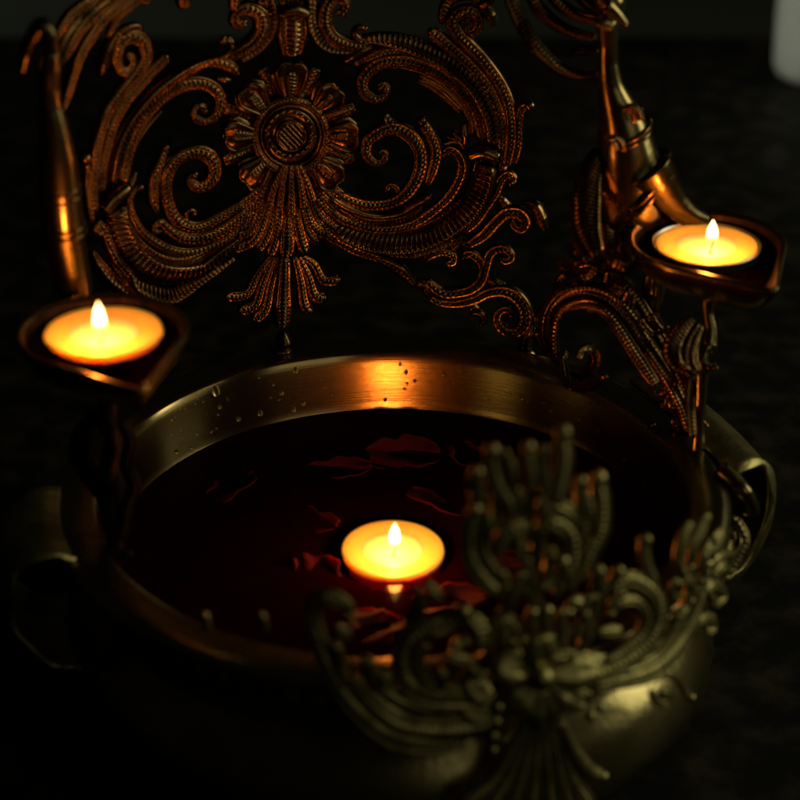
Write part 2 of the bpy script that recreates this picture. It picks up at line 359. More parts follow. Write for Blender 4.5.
# stem above the rosette
S('stem', [(291,54),(291,34),(291,14)], [20,25,23], 'bead', h=.45, endw=(.8,.9), p=5)
S('stem', [(275,14),(291,8),(308,14)], [9,11,9], 'smooth', lift=4)
for dx in (-12, -6, 0, 6, 12): S('leaf', [(291+dx*.6,8),(291+dx,-10)], [5,7], 'bead')
# right half
S('scroll', [(360,39),(375,38),(392,40),(410,45),(427,52),(445,61),(462,74),(476,88),(486,106),(492,122),(493,142)], [6,10,13,14,14,14,14,14,14,13,12], 'comb', p=5.2, flip=True)
S('scroll', [(501,162),(503,144),(502,124),(497,104),(488,86),(477,72),(462,57),(445,42),(431,31)], [7,9,10,10,10,10,10,10,11], 'bead', knob=9)
S('scroll', [(507,166),(511,142),(511,118),(507,98),(497,78),(481,57),(468,44),(457,33),(453,22),(459,12),(471,10),(478,18),(478,28),(470,33),(464,28),(466,21),(472,22)], [7,9,10,10,10,10,10,10,11,11,10,9,8,6,5], 'bead', knob=6)
S('leaf', [(442,24),(444,10),(452,-2),(468,-6),(480,2)], [5,9,10,10,6], 'comb', lift=-1)
S('leaf', [(484,4),(490,14),(494,26)], [5,10,4], 'smooth')
S('leaf', [(478,6),(486,2),(494,-8)], [8,9,7], 'smooth')
S('scroll', [(483,138),(480,124),(476,110),(466,96),(452,82),(433,70),(415,63),(398,60),(380,62),(369,69),(362,80),(364,92),(374,98),(384,96),(387,88),(382,84),(379,88)], [8,10,11,12,12,12,12,12,12,12,11,10,8,6,5], 'bead', knob=6)
S('scroll', [(472,134),(470,119),(461,103),(445,88),(419,75)], [6,7,7,6,4], 'twin', p=4)
S('scroll', [(461,112),(448,99),(433,87),(417,80)], [4,5,5,4], 'bead', p=3.4)
S('leaf', [(343,62),(352,55),(362,50),(372,47)], [5,7,7,4], 'smooth')
S('leaf', [(354,64),(367,57),(383,51),(402,50),(425,56)], [5,8,8,7,4], 'twin')
S('collar', [(469,155),(483,150),(499,156)], [10,12,10], 'smooth', h=.6, lift=4, endw=(.9,.9))
S('scroll', [(514,163),(518,144),(519,124),(522,109),(530,105)], [6,8,8,7,7], 'bead', knob=11)
S('scroll', [(338,194),(351,200),(366,204),(385,203),(402,196),(414,182),(420,165),(419,148),(409,134),(394,127),(379,131),(367,141),(366,153),(374,162),(383,160),(385,153),(380,151)], [7,9,10,10,10,11,12,12,12,12,11,11,10,8,6,5], 'bead', knob=6)
S('leaf', [(384,114),(391,124),(404,129),(416,138),(424,150)], [5,9,9,8,5], 'comb', flip=True)
S('scroll', [(427,185),(433,168),(436,151),(431,136),(421,120)], [5,9,10,9,8], 'bead', knob=12)
for a in ((452,130),(446,136),(442,144)): S('leaf', [(465,150),(460,140),a], [5,7,3], 'smooth')
S('leaf', [(464,146),(465,134),(463,122)], [6,8,4], 'smooth')
S('scroll', [(330,209),(341,218),(364,226),(386,229),(411,224),(431,212),(448,197),(458,181),(462,166),(458,154),(450,149),(444,154)], [6,8,8,8,8,8,8,8,8,8,7,6], 'bead', knob=7)
S('scroll', [(330,197),(345,206),(364,213),(382,215),(401,211),(416,202),(429,196)], [6,7,7,7,8,8,8], 'smooth', knob=8)
S('scroll', [(338,206),(360,219),(384,221),(406,217),(423,207)], [6,9,10,9,5], 'comb', p=4, lift=-1)
S('scroll', [(386,201),(396,196),(397,188),(390,185),(386,190)], 4, 'bead', p=3, knob=4)
S('scroll', [(487,162),(484,179),(476,198),(465,212),(446,226),(424,237),(401,242),(377,242),(354,237),(336,229)], [18,20,20,20,20,19,18,16,14,9], 'comb', p=5.5, lift=1, flip=False)
S('scroll', [(478,160),(474,180),(466,196),(452,210),(432,222),(408,231),(384,233),(360,229)], [8,9,9,9,9,8,8,6], 'twin', p=4, lift=-1)
S('scroll', [(464,232),(478,218),(487,205),(496,192),(501,180),(508,174),(514,178),(511,183)], [5,8,8,8,8,8,7,5], 'bead', knob=7)
S('scroll', [(334,240),(354,250),(384,260)], [5,7,6], 'bead')
S('leaf', [(378,258),(399,269),(415,285)], [6,11,4], 'comb')
S('leaf', [(386,254),(414,251),(442,243),(461,240)], [5,14,14,8], 'twin', lift=-2)
S('scroll', [(424,261),(430,255),(442,251),(453,255),(453,262),(446,263)], [5,7,7,6,5], 'bead', knob=5)
S('scroll', [(466,246),(484,234),(497,220),(507,212),(519,212),(526,220),(522,229),(514,226),(514,220)], [6,9,10,10,10,11,10,6,4], 'bead', knob=6)
S('leaf', [(524,202),(535,206),(541,218),(546,230)], [5,10,11,6], 'comb')
S('scroll', [(426,280),(440,291),(452,293),(470,289),(481,280),(486,266),(490,254),(498,248),(508,250),(512,257),(506,261),(501,258)], [6,8,8,8,9,9,8,8,7,6,5], 'bead', knob=5, p=5.5)
S('scroll', [(482,276),(482,264),(477,257),(469,253),(463,257)], [6,7,7,6], 'bead', knob=6)
S('scroll', [(430,297),(440,302),(456,303),(474,299),(488,292),(503,290),(516,295),(525,307),(526,321),(517,331),(505,330),(497,320),(500,311),(508,309),(511,315)], [5,6,7,8,9,10,11,11,11,9,8,6,5], 'bead', knob=6, p=5)
S('scroll', [(470,314),(478,312),(484,318),(481,324)], [5,6,6,5], 'smooth', knob=5)
S('leaf', [(534,325),(527,338),(526,352),(534,358)], [8,10,12,9], 'twin', knob=9)
S('leaf', [(536,330),(545,345),(556,356)], [8,10,8], 'twin', surf=PANELB)
for x, y in ((242,203),(246,211),(240,222),(238,228),(238,236),(238,247)):
    S('leaf', [(272,168+(y-203)*.5),(258,y-12),(x-4,y+3)], [8,10,8], 'bead', lift=-2, p=4)
for x, y in ((340,194),(336,200),(334,209),(335,218),(336,229),(336,241)):
    S('leaf', [(306,168+(y-194)*.5),(320,y-14),(x+4,y+3)], [8,10,8], 'bead', lift=-2, p=4)
for a in ([(414,283),(421,284),(429,281)],[(428,281),(427,290),(432,298)],[(459,241),(464,243),(470,243)],[(474,290),(478,296),(482,297)],[(528,330),(538,334),(550,330)],[(524,322),(532,318),(542,322),(548,334)],
          [(500,162),(503,172),(507,176)],[(112,262),(122,276),(134,284)],[(462,236),(456,246),(446,256)],[(516,216),(506,206),(500,198)],[(481,278),(492,282),(506,288)],[(462,292),(470,304),(480,316)]):
    S('leaf', a, [6,8,6], 'twin', lift=-3, p=4)
# tassels of the rosette
for x0, x1, y1, wd in ((262,246,252,10),(270,256,257,10),(277,268,262,11),(286,284,264,17),(296,305,259,13),(303,317,248,12),(309,328,239,12),(255,236,242,10)):
    S('tassel', [(287+(x0-287)*.7,190),(x0,220),((x0+x1)/2,(y1+222)/2),(x1,y1-8)], [4,9,wd,wd], 'bead', ws=1.15, lift=1, p=4)
for x1, y1, mx, my, wd in ((226,299,256,283,12),(239,313,262,290,13),(253,321,270,292,13),(309,313,300,288,13),(323,300,308,284,14),(338,282,314,272,13)):
    S('tassel', [(287+(mx-287)*.55,256),(mx,my-8),((mx+x1)/2+(mx-x1)*.15,(my+y1)/2+2),(x1,y1-3)], [5,8,10,wd], 'bead', ws=1.15, p=4, knob=7 if y1>290 else 6)
S('tassel', [(283,256),(282,280),(281,300),(281,326)], [12,14,18,13], 'bead', ws=1.15, p=4, lift=2)
S('finial', [(282,330),(283,341),(282,350)], [5,12,7], 'smooth', h=.7)
S('finial', [(270,355),(282,352),(296,357)], [8,11,8], 'smooth', h=.7)
# rosette
RC = (289, 134)
def pol(r, a): return (RC[0] + r * math.cos(R(a)), RC[1] - r * 1.0 * math.sin(R(a)))
for i in range(8):
    a = 90 - 45 * i
    if i == 4: continue
    r1 = 72 if i != 0 else 78
    b = MB(); strand(b, [pol(34, a), pol(48, a), pol(60, a), pol(r1 - 4, a)], [16, 33, 43, 36], 'twin', h=.15, endw=(.6, .45), p=99, lift=3, ws=1.0)
    strand(b, [pol(38, a), pol(50, a), pol(r1 - 14, a)], [7, 12, 12], 'comb', h=.42, p=3.6, lift=6, ws=1.0)
    for sg in (-1, 1):
        strand(b, [pol(38, a + sg * 10), pol(50, a + sg * 13), pol(r1 - 12, a + sg * 13.5), pol(r1 - 5, a + sg * 7), pol(r1 - 6, a)], [3, 3.5, 4, 4, 3], 'smooth', h=.9, lift=7, ws=1.0)
    part(b, 'petal', 'cast', panel)
for i in range(8):
    a = 67.5 - 45 * i
    if i in (3, 4): continue
    b = MB(); strand(b, [pol(38, a), pol(54, a), pol(71, a)], [7, 13, 14], 'bead', h=.36, p=4.5, lift=-1, ws=1.0); part(b, 'petal', 'cast', panel)
for xx, yy, wd in ((276,205,8),(288,213,10),(301,206,9),(266,199,8),(311,199,8)):
    S('tassel', [(289+(xx-289)*.35,162),(289+(xx-289)*.75,182),(xx,yy)], [4,7,wd], 'bead', ws=1.15, lift=8, p=4.2, knob=wd*.8)
b = MB()
def circ(r, n=40, a0=0, a1=360): return [pol(r, a0 + (a1 - a0) * i / n) for i in range(n + 1)]
strand(b, circ(36), 8.5, 'bead', ws=1.0, h=.7, p=3.6, lift=4, endw=(1, 1))
strand(b, circ(30), 4, 'smooth', ws=1.0, h=.9, lift=4, endw=(1, 1))
strand(b, circ(22.5), 9.5, 'smooth', ws=1.0, h=.3, lift=4, endw=(1, 1))
for i in range(20):
    P = pol(22, i * 18); knob(b, P[0], P[1], 5.0, cyl(PB + FD * 0.20, 0.1955, True))
strand(b, circ(14.5), 3.4, 'smooth', ws=1.0, h=.9, lift=6, endw=(1, 1))
for k in range(-3, 4):
    o = k * 4; l = math.sqrt(14 ** 2 - o * o) * .95
    for sg in (-1, 1):
        c45 = .7071
        p0 = (RC[0] + c45 * (o - l), RC[1] + sg * c45 * (-o - l)); p1 = (RC[0] + c45 * (o + l), RC[1] + sg * c45 * (-o + l))
        strand(b, [p0, p1], 2.3, 'smooth', ws=1.0, h=.8, lift=7)
# solid disc behind the centre
cP, cN = PANEL(RC[0], RC[1]); ax = RT; ay = Vector((0, 0, 1)); sc = (cP - CAM).dot(FW) / FPX
tx = ay.cross(cN).normalized(); prof_d = [(0.01, 6.5), (14, 6), (15, 4), (40, 2.5), (41, -2), (0.01, -2)]
b.rings([[cP + tx * (r * sc * math.cos(t)) + ay * (r * 1.12 * sc * math.sin(t)) + cN * (hh * sc) for t in [2 * math.pi * j / 48 for j in range(48)]] for r, hh in prof_d], True, False)
part(b, 'rosette', 'cast', panel)

# ------------------------------------------------------------------ the two bird-shaped lamp posts
def loft_px(mb, pts, rad, y0, y1=None, n=20, sub=8, flat=.9):
    sf = vplane(y0, y1); P = []
    for i, (x, y) in enumerate(pts): P.append(sf(x, y, i / (len(pts) - 1))[0])
    sc = (P[0] - CAM).dot(FW) / FPX
    mb.tube(P, [r * sc for r in rad], n, sub)
def ring_px(mb, x0, y0, x1, y1, sag, th, yd, bulge):
    """band wrapped round a tube: front half sagging from one edge to the other, closed behind"""
    sf = vplane(yd); A = sf(x0, y0)[0]; B = sf(x1, y1)[0]; c = (A + B) / 2; hx = (B - A) / 2; r = hx.length
    sc = (c - CAM).dot(FW) / FPX; pts = []
    for i in range(33):
        t = 2 * math.pi * i / 32
        pts.append(c + hx * math.cos(t) * 1.04 - Vector((0, 1, 0)) * (math.sin(t) * r * 1.06) - Vector((0, 0, 1)) * (sag * sc * math.sin(t)))
    mb.tube(pts[:-1] + [pts[0]], [th * 1.35 * sc * (1 if i % 2 else .72) for i in range(97)], 8, 3)
YR, YL = .085, .014
post = empty('lamp_post'); post.parent = urli
b = MB(); loft_px(b, [(606,20),(608,44),(608,62),(611,86),(617,106),(623,126),(627,150),(630,178),(630,206),(622,240),(616,270)], [11,9.5,10,13,19,25,31,36,37,33,20], YR)
part(b, 'bird_body', 'body', post)
b = MB()
for dy in (0, 6): ring_px(b, 604, 139+dy*.9, 649, 122+dy, 2, 2.2, YR, 0)
ring_px(b, 605, 122, 641, 110, 3, 1.6, YR, 0)
for dy in (0, 8): ring_px(b, 612, 205+dy, 664, 160+dy, 6, 2.6, YR, 0)
part(b, 'neck_band', 'cast', post)
b = MB(); loft_px(b, [(644,166),(656,185),(672,203),(690,216),(706,222)], [30,26,19,13,9], YR-.004, .082); part(b, 'lamp_arm', 'arm', post)
for i, (pts, wd) in enumerate((([(622,108),(632,112),(636,122)],5),([(626,106),(636,108),(642,120)],5),([(606,140),(614,137),(622,143),(624,152)],4),([(608,146),(614,143),(618,150)],3))):
    b = MB(); strand(b, pts, wd, 'bead', surf=vplane(YR-.0135-.001*i, nx=.1), p=3.4); part(b, 'feather', 'cast', post)
b = MB(); loft_px(b, [(598,-30),(604,-12),(610,4),(614,16)], [14,16,16,9], YR)
loft_px(b, [(606,6),(617,15),(627,25)], [9,6,2.5], YR-.01); loft_px(b, [(596,22),(604,24),(612,27)], [5,6,4], YR-.012)
part(b, 'bird_head', 'body', post)
for pts, wd in (([(508,-6),(518,16),(530,38),(545,56),(562,69),(580,75),(598,74)],[9,11,11,10,8,6,4]),([(530,-6),(540,10),(556,24),(575,33),(596,38)],[9,11,10,8,6]),([(514,10),(524,34),(534,52)],[4,6,3]),([(548,-8),(562,6),(580,16),(600,20)],[8,10,9,6]),([(575,-8),(588,4),(602,12)],[8,9,7]),([(566,56),(580,50),(598,52)],[4,7,4])):
    b = MB(); strand(b, pts, wd, 'bead', surf=vplane(.105,.09)); part(b, 'plume', 'arm', post)
# wing / tail plumes of the right bird
RT_S = vplane(.088, .045)
for pts, wd, k in (
    ([(598,150),(590,172),(586,198),(588,228),(598,256)],[10,18,22,20,12],'comb'),
    ([(584,190),(578,214),(580,240),(590,262)],[7,12,13,8],'twin'),
    ([(610,215),(606,236),(614,256),(628,268)],[12,18,18,10],'comb'),
    ([(558,362),(553,346),(555,322),(566,308),(584,303),(602,309),(616,325),(630,347),(644,368),(656,386)],[8,8,8,8,9,10,10,10,10,8],'bead'),
    ([(548,352),(544,330),(548,308),(562,293),(584,288),(606,295),(624,312),(640,336),(656,360),(672,386),(684,412),(690,434)],[7,9,10,11,12,13,14,14,14,13,11,8],'twin'),
    ([(556,290),(564,276),(584,268),(608,274),(630,294),(648,322),(664,352),(678,384),(692,420),(698,444)],[6,9,11,13,13,13,13,12,10,8],'bead'),
    ([(640,290),(652,318),(666,344),(678,366),(688,392)],[8,12,13,11,8],'comb'),
    ([(566,276),(574,262),(586,256)],[6,9,7],'smooth'),
    ([(556,268),(566,258),(578,262)],[5,8,7],'smooth'),
    ([(560,370),(570,376),(584,374),(594,362),(592,350),(582,350),(578,358)],[7,9,11,11,9,7,5],'bead'),
    ([(566,352),(562,362),(570,384),(590,386),(606,376)],[6,9,8,8,6],'twin'),
    ([(640,400),(652,412),(660,424),(657,434),(650,430),(654,424)],[7,10,9,7,5,5],'bead'),
    ([(704,440),(700,450),(694,449),(686,454),(687,463),(695,468),(702,462),(699,455),(693,457)],[6,6,6,6,6,6,5,4],'bead'),
    ([(696,446),(703,444),(709,450),(708,458)],[5,6,7,5],'smooth')):
    b = MB(); strand(b, pts, wd, k, surf=RT_S, p=4.2, h=.6); part(b, 'plume', 'cast', post)
rnd = random.Random(11)
for i in range(34):
    t = i / 33; path = [(596,196),(592,250),(604,280),(628,300),(648,330),(664,362),(682,400),(694,440)]
    k = t * (len(path) - 1); a = min(int(k), len(path) - 2); f = k - a
    x = path[a][0] + (path[a+1][0] - path[a][0]) * f + rnd.uniform(-13, 11); y = path[a][1] + (path[a+1][1] - path[a][1]) * f + rnd.uniform(-8, 8)
    dx = rnd.uniform(-16, -6) * rnd.choice((1, 1, -.8)); dy = rnd.uniform(12, 26)
    b = MB(); strand(b, [(x, y), (x + dx * .2, y + dy * .5), (x + dx, y + dy), (x + dx * 1.5, y + dy * .8)], [5, 8, 7, 4], rnd.choice(('bead', 'comb', 'twin')), surf=vplane(.084 - .04 * t), p=4, h=.6, knob=4)
    part(b, 'plume', 'cast', post)
b = MB()                                        # ribbed seed drop hanging under the arm
P0 = vplane(.075)(655, 268)[0]; sc = (P0 - CAM).dot(FW) / FPX; n = 72; rs = []
for r, dz in ((2,0),(7,-3),(10,-10),(11.5,-22),(10,-36),(7,-46),(4,-52),(6,-56),(3,-62),(.5,-66)):
    rs.append([P0 + Vector((math.cos(t), math.sin(t), 0)) * (r * sc * (1 + .06 * math.cos(t * 14))) + Vector((0, 0, dz * sc)) for t in [2 * math.pi * j / n for j in range(n)]])
b.rings(rs[::-1]); part(b, 'seed_drop', 'body', post)
b = MB(); loft_px(b, [(709,292),(708,312),(711,330),(709,345),(705,352),(702,372),(701,395),(699,420),(698,452)], [8,5.5,6.5,9,5,7,6,5,8], .048, .030, 16); part(b, 'lamp_stem', 'body', post)
for pts, wd, k in (([(692,318),(680,330),(672,346),(676,362),(690,372)],[7,12,14,12,7],'comb'),([(700,325),(692,340),(690,358),(698,374)],[7,11,12,8],'bead'),([(692,376),(690,396),(691,416),(693,438)],[7,8,7,6],'bead'),([(708,372),(710,366),(716,368)],[6,7,5],'smooth')):
    b = MB(); strand(b, pts, wd, k, surf=vplane(.040, .026), p=4.2, h=.6); part(b, 'plume', 'cast', post)

postl = empty('lamp_post'); postl.parent = urli
b = MB(); loft_px(b, [(50,52),(49,70),(49,88),(50,106),(54,128),(57,155),(59,188),(62,222),(66,250),(71,274),(76,296)], [10,12,11,12,15,19,22,22,21,20,18], YL); part(b, 'bird_body', 'body', postl)
b = MB()
for a in ((40,187,78,186),(41,195,79,194),(44,222,83,224),(45,229,84,231)): ring_px(b, *a, 3, 1.8, YL, 0)
part(b, 'neck_band', 'cast', postl)
b = MB(); loft_px(b, [(22,72),(26,54),(33,36),(41,26),(49,36),(51,56)], [4,7,8,9,9,9], YL, None, 14); part(b, 'bird_head', 'arm', postl)
b = MB(); loft_px(b, [(106,385),(108,405),(106,420),(112,440),(108,470),(112,500),(114,530),(116,556)], [12,9,12,8,10,7,8,9], -.034, -.040, 16); part(b, 'lamp_stem', 'dark', postl)  # shade under the left dish is put into this near-black brass
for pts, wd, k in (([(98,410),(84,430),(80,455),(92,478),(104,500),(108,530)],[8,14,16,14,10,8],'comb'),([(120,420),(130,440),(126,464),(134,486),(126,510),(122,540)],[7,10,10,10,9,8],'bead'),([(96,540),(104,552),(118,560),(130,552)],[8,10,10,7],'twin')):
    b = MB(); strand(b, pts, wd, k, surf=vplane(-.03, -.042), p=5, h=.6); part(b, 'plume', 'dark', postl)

# lamp dishes (leaf shaped, pointing the way the vessel faces)
fa = math.atan2(FD.y, FD.x)
def dish(c, parent, rc=.0335, rp=.056):
    n = 96; be = math.acos(rc / rp)
    def rad(t):
        a = abs((t + math.pi) % (2 * math.pi) - math.pi)
        if a >= be: return rc
        return min(rc / math.cos(be - a), rp * .975 - .0 * a)
    def ring(k, zz, off=0):
        return [Vector((c.x, c.y, c.z + zz)) + Vector((math.cos(fa + t), math.sin(fa + t), 0)) * max(.0005, rad(t) * k + off) for t in [2 * math.pi * j / n for j in range(n)]]
    b = MB(); b.rings([ring(.02, -.019), ring(.30, -.0185), ring(.62, -.0145), ring(.86, -.0080), ring(.97, -.0015), ring(1, .0012), ring(1, .0026, .0005), ring(1, .0034, -.0003), ring(1, .0034, -.0016), ring(1, .0022, -.0028)], True, False)
    o = part(b, 'lamp_dish', 'body', parent)
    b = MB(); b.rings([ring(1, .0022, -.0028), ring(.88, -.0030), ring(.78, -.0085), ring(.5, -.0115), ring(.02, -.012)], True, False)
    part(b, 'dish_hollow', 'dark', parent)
DR = onz(707, 247, .1130); DL = onz(103, 337, .1130)
dish(DR, post); dish(DL, postl)

# ------------------------------------------------------------------ front crest
crest = empty('front_crest'); crest.parent = urli
def F(name, pts, w, kind='bead', kn=0, kn0=0, **kw):
    b = MB(); kw.setdefault('step', 1.2); kw.setdefault('ws', 1.4); strand(b, pts, w, kind, surf=FRONT, p=6, knob=kn, knob0=kn0, h=kw.pop('h', .38), **kw); return part(b, name, 'old', crest)
F('scroll', [(555,505),(561,480),(564,456),(561,432)], [16,15,15,12], kn=17)
F('scroll', [(553,508),(546,486),(542,464),(545,445)], [10,12,11,9], 'twin')
F('scroll', [(533,492),(530,466),(527,447)], [9,12,11], kn=14)
F('scroll', [(512,516),(508,502),(499,486),(494,468),(491,450)], [10,15,15,13,12], kn=16)
F('scroll', [(486,500),(477,492),(476,472)], [9,13,13], 'smooth', kn=15)
F('scroll', [(506,490),(510,476),(509,462)], [7,10,10], 'smooth', kn=11)
F('scroll', [(498,592),(479,572),(470,552),(471,530),(475,509)], [12,16,16,14,13], kn=14)
F('scroll', [(508,580),(492,566),(484,548),(484,528),(490,512)], [8,12,12,11,8], 'bead')
F('scroll', [(498,556),(502,540),(512,530),(526,525)], [8,15,17,12], 'comb')
F('scroll', [(571,578),(573,552),(569,533),(556,522),(543,530),(542,546),(550,550)], [12,16,17,17,15,11,8], kn=10)
F('scroll', [(536,514),(545,504),(561,506),(575,518),(581,540)], [6,10,12,11,7], 'twin')
F('scroll', [(577,582),(589,552),(599,530),(601,502),(596,478)], [12,17,18,16,14], kn=17)
F('scroll', [(574,560),(583,530),(582,502),(579,481)], [8,12,12,11], kn=13)
F('scroll', [(572,590),(568,576),(561,561)], [9,12,12], 'smooth', kn=14)
F('scroll', [(584,600),(600,592),(596,571)], [9,12,12], 'smooth', kn=15)
F('scroll', [(592,676),(616,666),(640,650),(655,626),(657,602),(647,586),(630,579),(616,584),(616,571)], [12,15,16,16,16,16,15,13,11], kn=14)
F('scroll', [(606,662),(626,650),(642,632),(646,613),(636,600),(620,602),(610,614)], [8,11,12,12,11,9,7], kn=8)
F('scroll', [(656,584),(646,562),(643,540)], [8,11,11], kn=14)
F('scroll', [(588,642),(588,624),(584,607),(575,601),(568,612)], [8,10,10,9,8], kn=9)
F('scroll', [(492,664),(490,640),(498,624),(509,621),(517,633),(512,642)], [9,11,12,12,10,8], kn=9)
F('scroll', [(506,614),(514,593),(523,572)], [8,11,9])
F('scroll', [(531,632),(531,612)], [10,11], 'smooth', kn=12)
F('scroll', [(546,630),(546,610)], [10,11], 'smooth', kn=12)
F('scroll', [(562,650),(562,630),(560,612)], [8,10,9], 'smooth', kn=10)
F('scroll', [(520,655),(522,640),(516,650)], [8,10,8], 'smooth', kn=10)
F('scroll', [(478,700),(451,697),(430,696),(412,685),(403,666),(407,644),(425,629),(447,624),(462,611)], [14,18,19,19,18,17,16,15,12], kn=18)
F('scroll', [(462,690),(436,688),(422,676),(419,656),(428,645)], [7,10,11,10,7], 'bead')
F('scroll', [(440,688),(442,674)], [9,10], 'smooth', kn=12)
F('scroll', [(470,640),(455,645)], [9,10], 'smooth', kn=12)
F('leaf', [(482,650),(480,630),(470,616)], [10,16,12], 'comb')
F('scroll', [(418,622),(420,606),(418,590)], [8,10,9], 'smooth', kn=11)
F('scroll', [(490,718),(464,724),(432,726),(402,722),(382,710),(366,695),(355,680)], [20,22,20,18,14,13,11], 'twin', kn=12)
F('scroll', [(470,736),(430,744),(390,736),(356,708),(334,676),(318,640),(314,612)], [14,18,19,18,16,14,10])
F('scroll', [(346,690),(338,668),(336,646)], [8,12,12], 'smooth', kn=14)
F('scroll', [(380,692),(372,678),(367,661)], [8,12,12], 'smooth', kn=14)
F('scroll', [(326,664),(318,638),(312,612),(323,596),(344,604),(350,616)], [10,14,14,14,13,9], kn=12)
F('scroll', [(264,634),(263,624),(262,615)], [6,7,6], 'bead', kn=8)
F('scroll', [(208,632),(206,622),(206,615)], [6,7,6], 'bead', kn=8)
F('scroll', [(400,752),(386,748),(384,740)], [8,10,8], 'smooth', kn=10)
F('leaf', [(492,700),(476,690),(468,680)], [12,22,14], 'comb')
F('leaf', [(492,716),(474,712),(462,704)], [12,20,12], 'comb')
for x, y, d in ((495,722,13),(493,736,12),(492,750,12),(497,708,12),(590,716,12),(600,708,10),(580,706,10)):
    b = MB(); knob(b, x, y, d, FRONT); part(b, 'bead', 'old', crest)
rnd = random.Random(5)
for (x, y, a, l) in ((500,600,100,26),(520,560,80,26),(535,586,95,26),(548,580,70,24),(556,596,60,26),(580,560,80,20),(610,610,40,18),(600,632,20,22),(470,660,150,22),(455,706,170,22),(440,600,110,18),
                     (486,676,130,24),(505,650,110,22),(576,640,60,26),(560,690,-20,26),(660,640,60,22),(676,620,70,22),(690,600,80,20),(520,512,85,22),(548,520,95,22),
                     (486,540,100,24),(564,548,80,22),(590,520,85,24),(500,470,95,16),(418,700,160,20),(394,690,140,20),(376,716,160,20),(350,640,110,16),(684,578,90,16),(712,560,70,18)):
    c, sn = math.cos(R(a)), -math.sin(R(a)); q = rnd.choice((-1, 1)) * 6
    F('leaf', [(x, y), (x + c * l * .5 - sn * q * .5, y + sn * l * .5 + c * q * .5), (x + c * l - sn * q, y + sn * l + c * q)], [7, 10, 7], rnd.choice(('bead', 'comb', 'twin')), lift=rnd.uniform(-2, 3), kn=rnd.choice((0, 8, 10)))
# backing stems that carry the crest
for pts, wd in (([(541,690),(541,650),(538,610),(536,570),(542,530),(552,495)],[14,13,12,11,10,8]),([(538,600),(522,584),(500,586),(484,572),(474,545)],[9,10,11,10,8]),
                ([(540,590),(560,578),(580,566),(592,540),(597,512)],[9,10,11,10,8]),([(536,560),(516,545),(500,520),(497,490)],[8,10,10,8]),([(538,545),(528,520),(530,490)],[8,9,8]),
                ([(545,560),(562,556),(572,545)],[8,10,8]),([(536,656),(512,648),(494,656),(474,672),(458,690)],[11,12,13,14,12]),([(498,650),(484,634),(470,622),(462,614)],[9,12,12,9]),
                ([(546,656),(574,656),(600,662),(630,660),(652,640)],[11,12,12,11,8]),([(582,652),(592,630),(598,604),(596,584)],[9,11,10,8]),([(500,610),(520,628),(538,640)],[9,10,8]),
                ([(546,640),(566,632),(584,628)],[8,9,8]),([(655,652),(676,630),(690,596),(694,566)],[10,11,10,8]),([(690,600),(706,584),(720,566),(732,552)],[8,10,9,7]),
                ([(480,700),(450,708),(416,704),(388,690),(370,668)],[14,16,14,12,9]),([(420,600),(412,616),(408,634)],[8,9,8]),([(352,700),(342,680),(338,660)],[9,11,9]),
                ([(652,585),(648,565),(644,548)],[7,8,7]),([(590,600),(606,588),(618,580)],[7,9,7]),([(478,560),(476,520),(477,480)],[7,9,7]),([(509,500),(520,515),(532,525)],[7,8,7])):
    F('stem', pts, wd, 'twin', lift=-5)
# flower
for (a, l, wd) in ((165,48,40),(222,46,36),(272,48,44),(10,54,36),(95,44,38),(325,44,32)):
    c, s = math.cos(R(a)), -math.sin(R(a)); b = MB()
    strand(b, [(541+c*10,678+s*10),(541+c*l*.6,678+s*l*.6),(541+c*l,678+s*l)], [14,wd,wd*.85], 'twin', surf=tilted(cyl(BC, .1585, False), .75), h=.22, ws=1.05, p=99, step=1.2, lift=6, endw=(.6,.4)); part(b, 'petal', 'old', crest)
b = MB(); knob(b, 541, 678, 27, cyl(BC, .1625, False)); part(b, 'flower_centre', 'old', crest)
# right wing that wraps round the bowl
F('scroll', [(596,686),(618,680),(651,671),(675,648),(693,616),(703,582),(705,560)], [12,15,16,16,14,12,9], 'bead')
F('scroll', [(600,674),(630,668),(656,656),(672,636),(684,612),(690,590)], [7,9,9,9,8,6], 'twin')
F('scroll', [(689,606),(693,588),(684,578),(674,583),(674,595),(681,597)], [7,9,9,9,7,5], kn=6)
F('scroll', [(700,606),(705,590),(716,584),(724,594),(716,604),(711,597)], [6,8,9,8,7,5], kn=6)
F('scroll', [(694,636),(700,620),(712,618),(713,628),(706,632)], [6,8,8,7], kn=6)
F('scroll', [(640,682),(658,674),(672,674),(682,684),(689,698)], [6,9,9,9,8], kn=10)
F('scroll', [(650,690),(656,700),(666,702),(668,694),(661,692)], [6,9,9,8], kn=8)
F('leaf', [(680,576),(679,556),(684,536),(691,522)], [8,12,12,8], 'bead')
F('leaf', [(688,568),(694,546),(702,528),(708,514)], [7,10,10,7], 'twin')
F('leaf', [(700,572),(706,552),(716,538),(722,530)], [8,12,11,8], 'bead')
F('leaf', [(712,578),(722,566),(730,572)], [8,11,8], 'comb', kn=8)
F('leaf', [(706,566),(720,556),(734,552)], [7,9,6], 'smooth')
b = MB()
for pts, wd in (([(728,574),(736,556),(743,540),(738,524),(732,516)],[7,10,11,9,6]),([(722,560),(730,544),(731,528)],[6,9,7])):
    strand(b, pts, wd, 'bead', surf=vplane(-.028, -.012), p=5, h=.6)
part(b, 'leaf', 'body', crest)
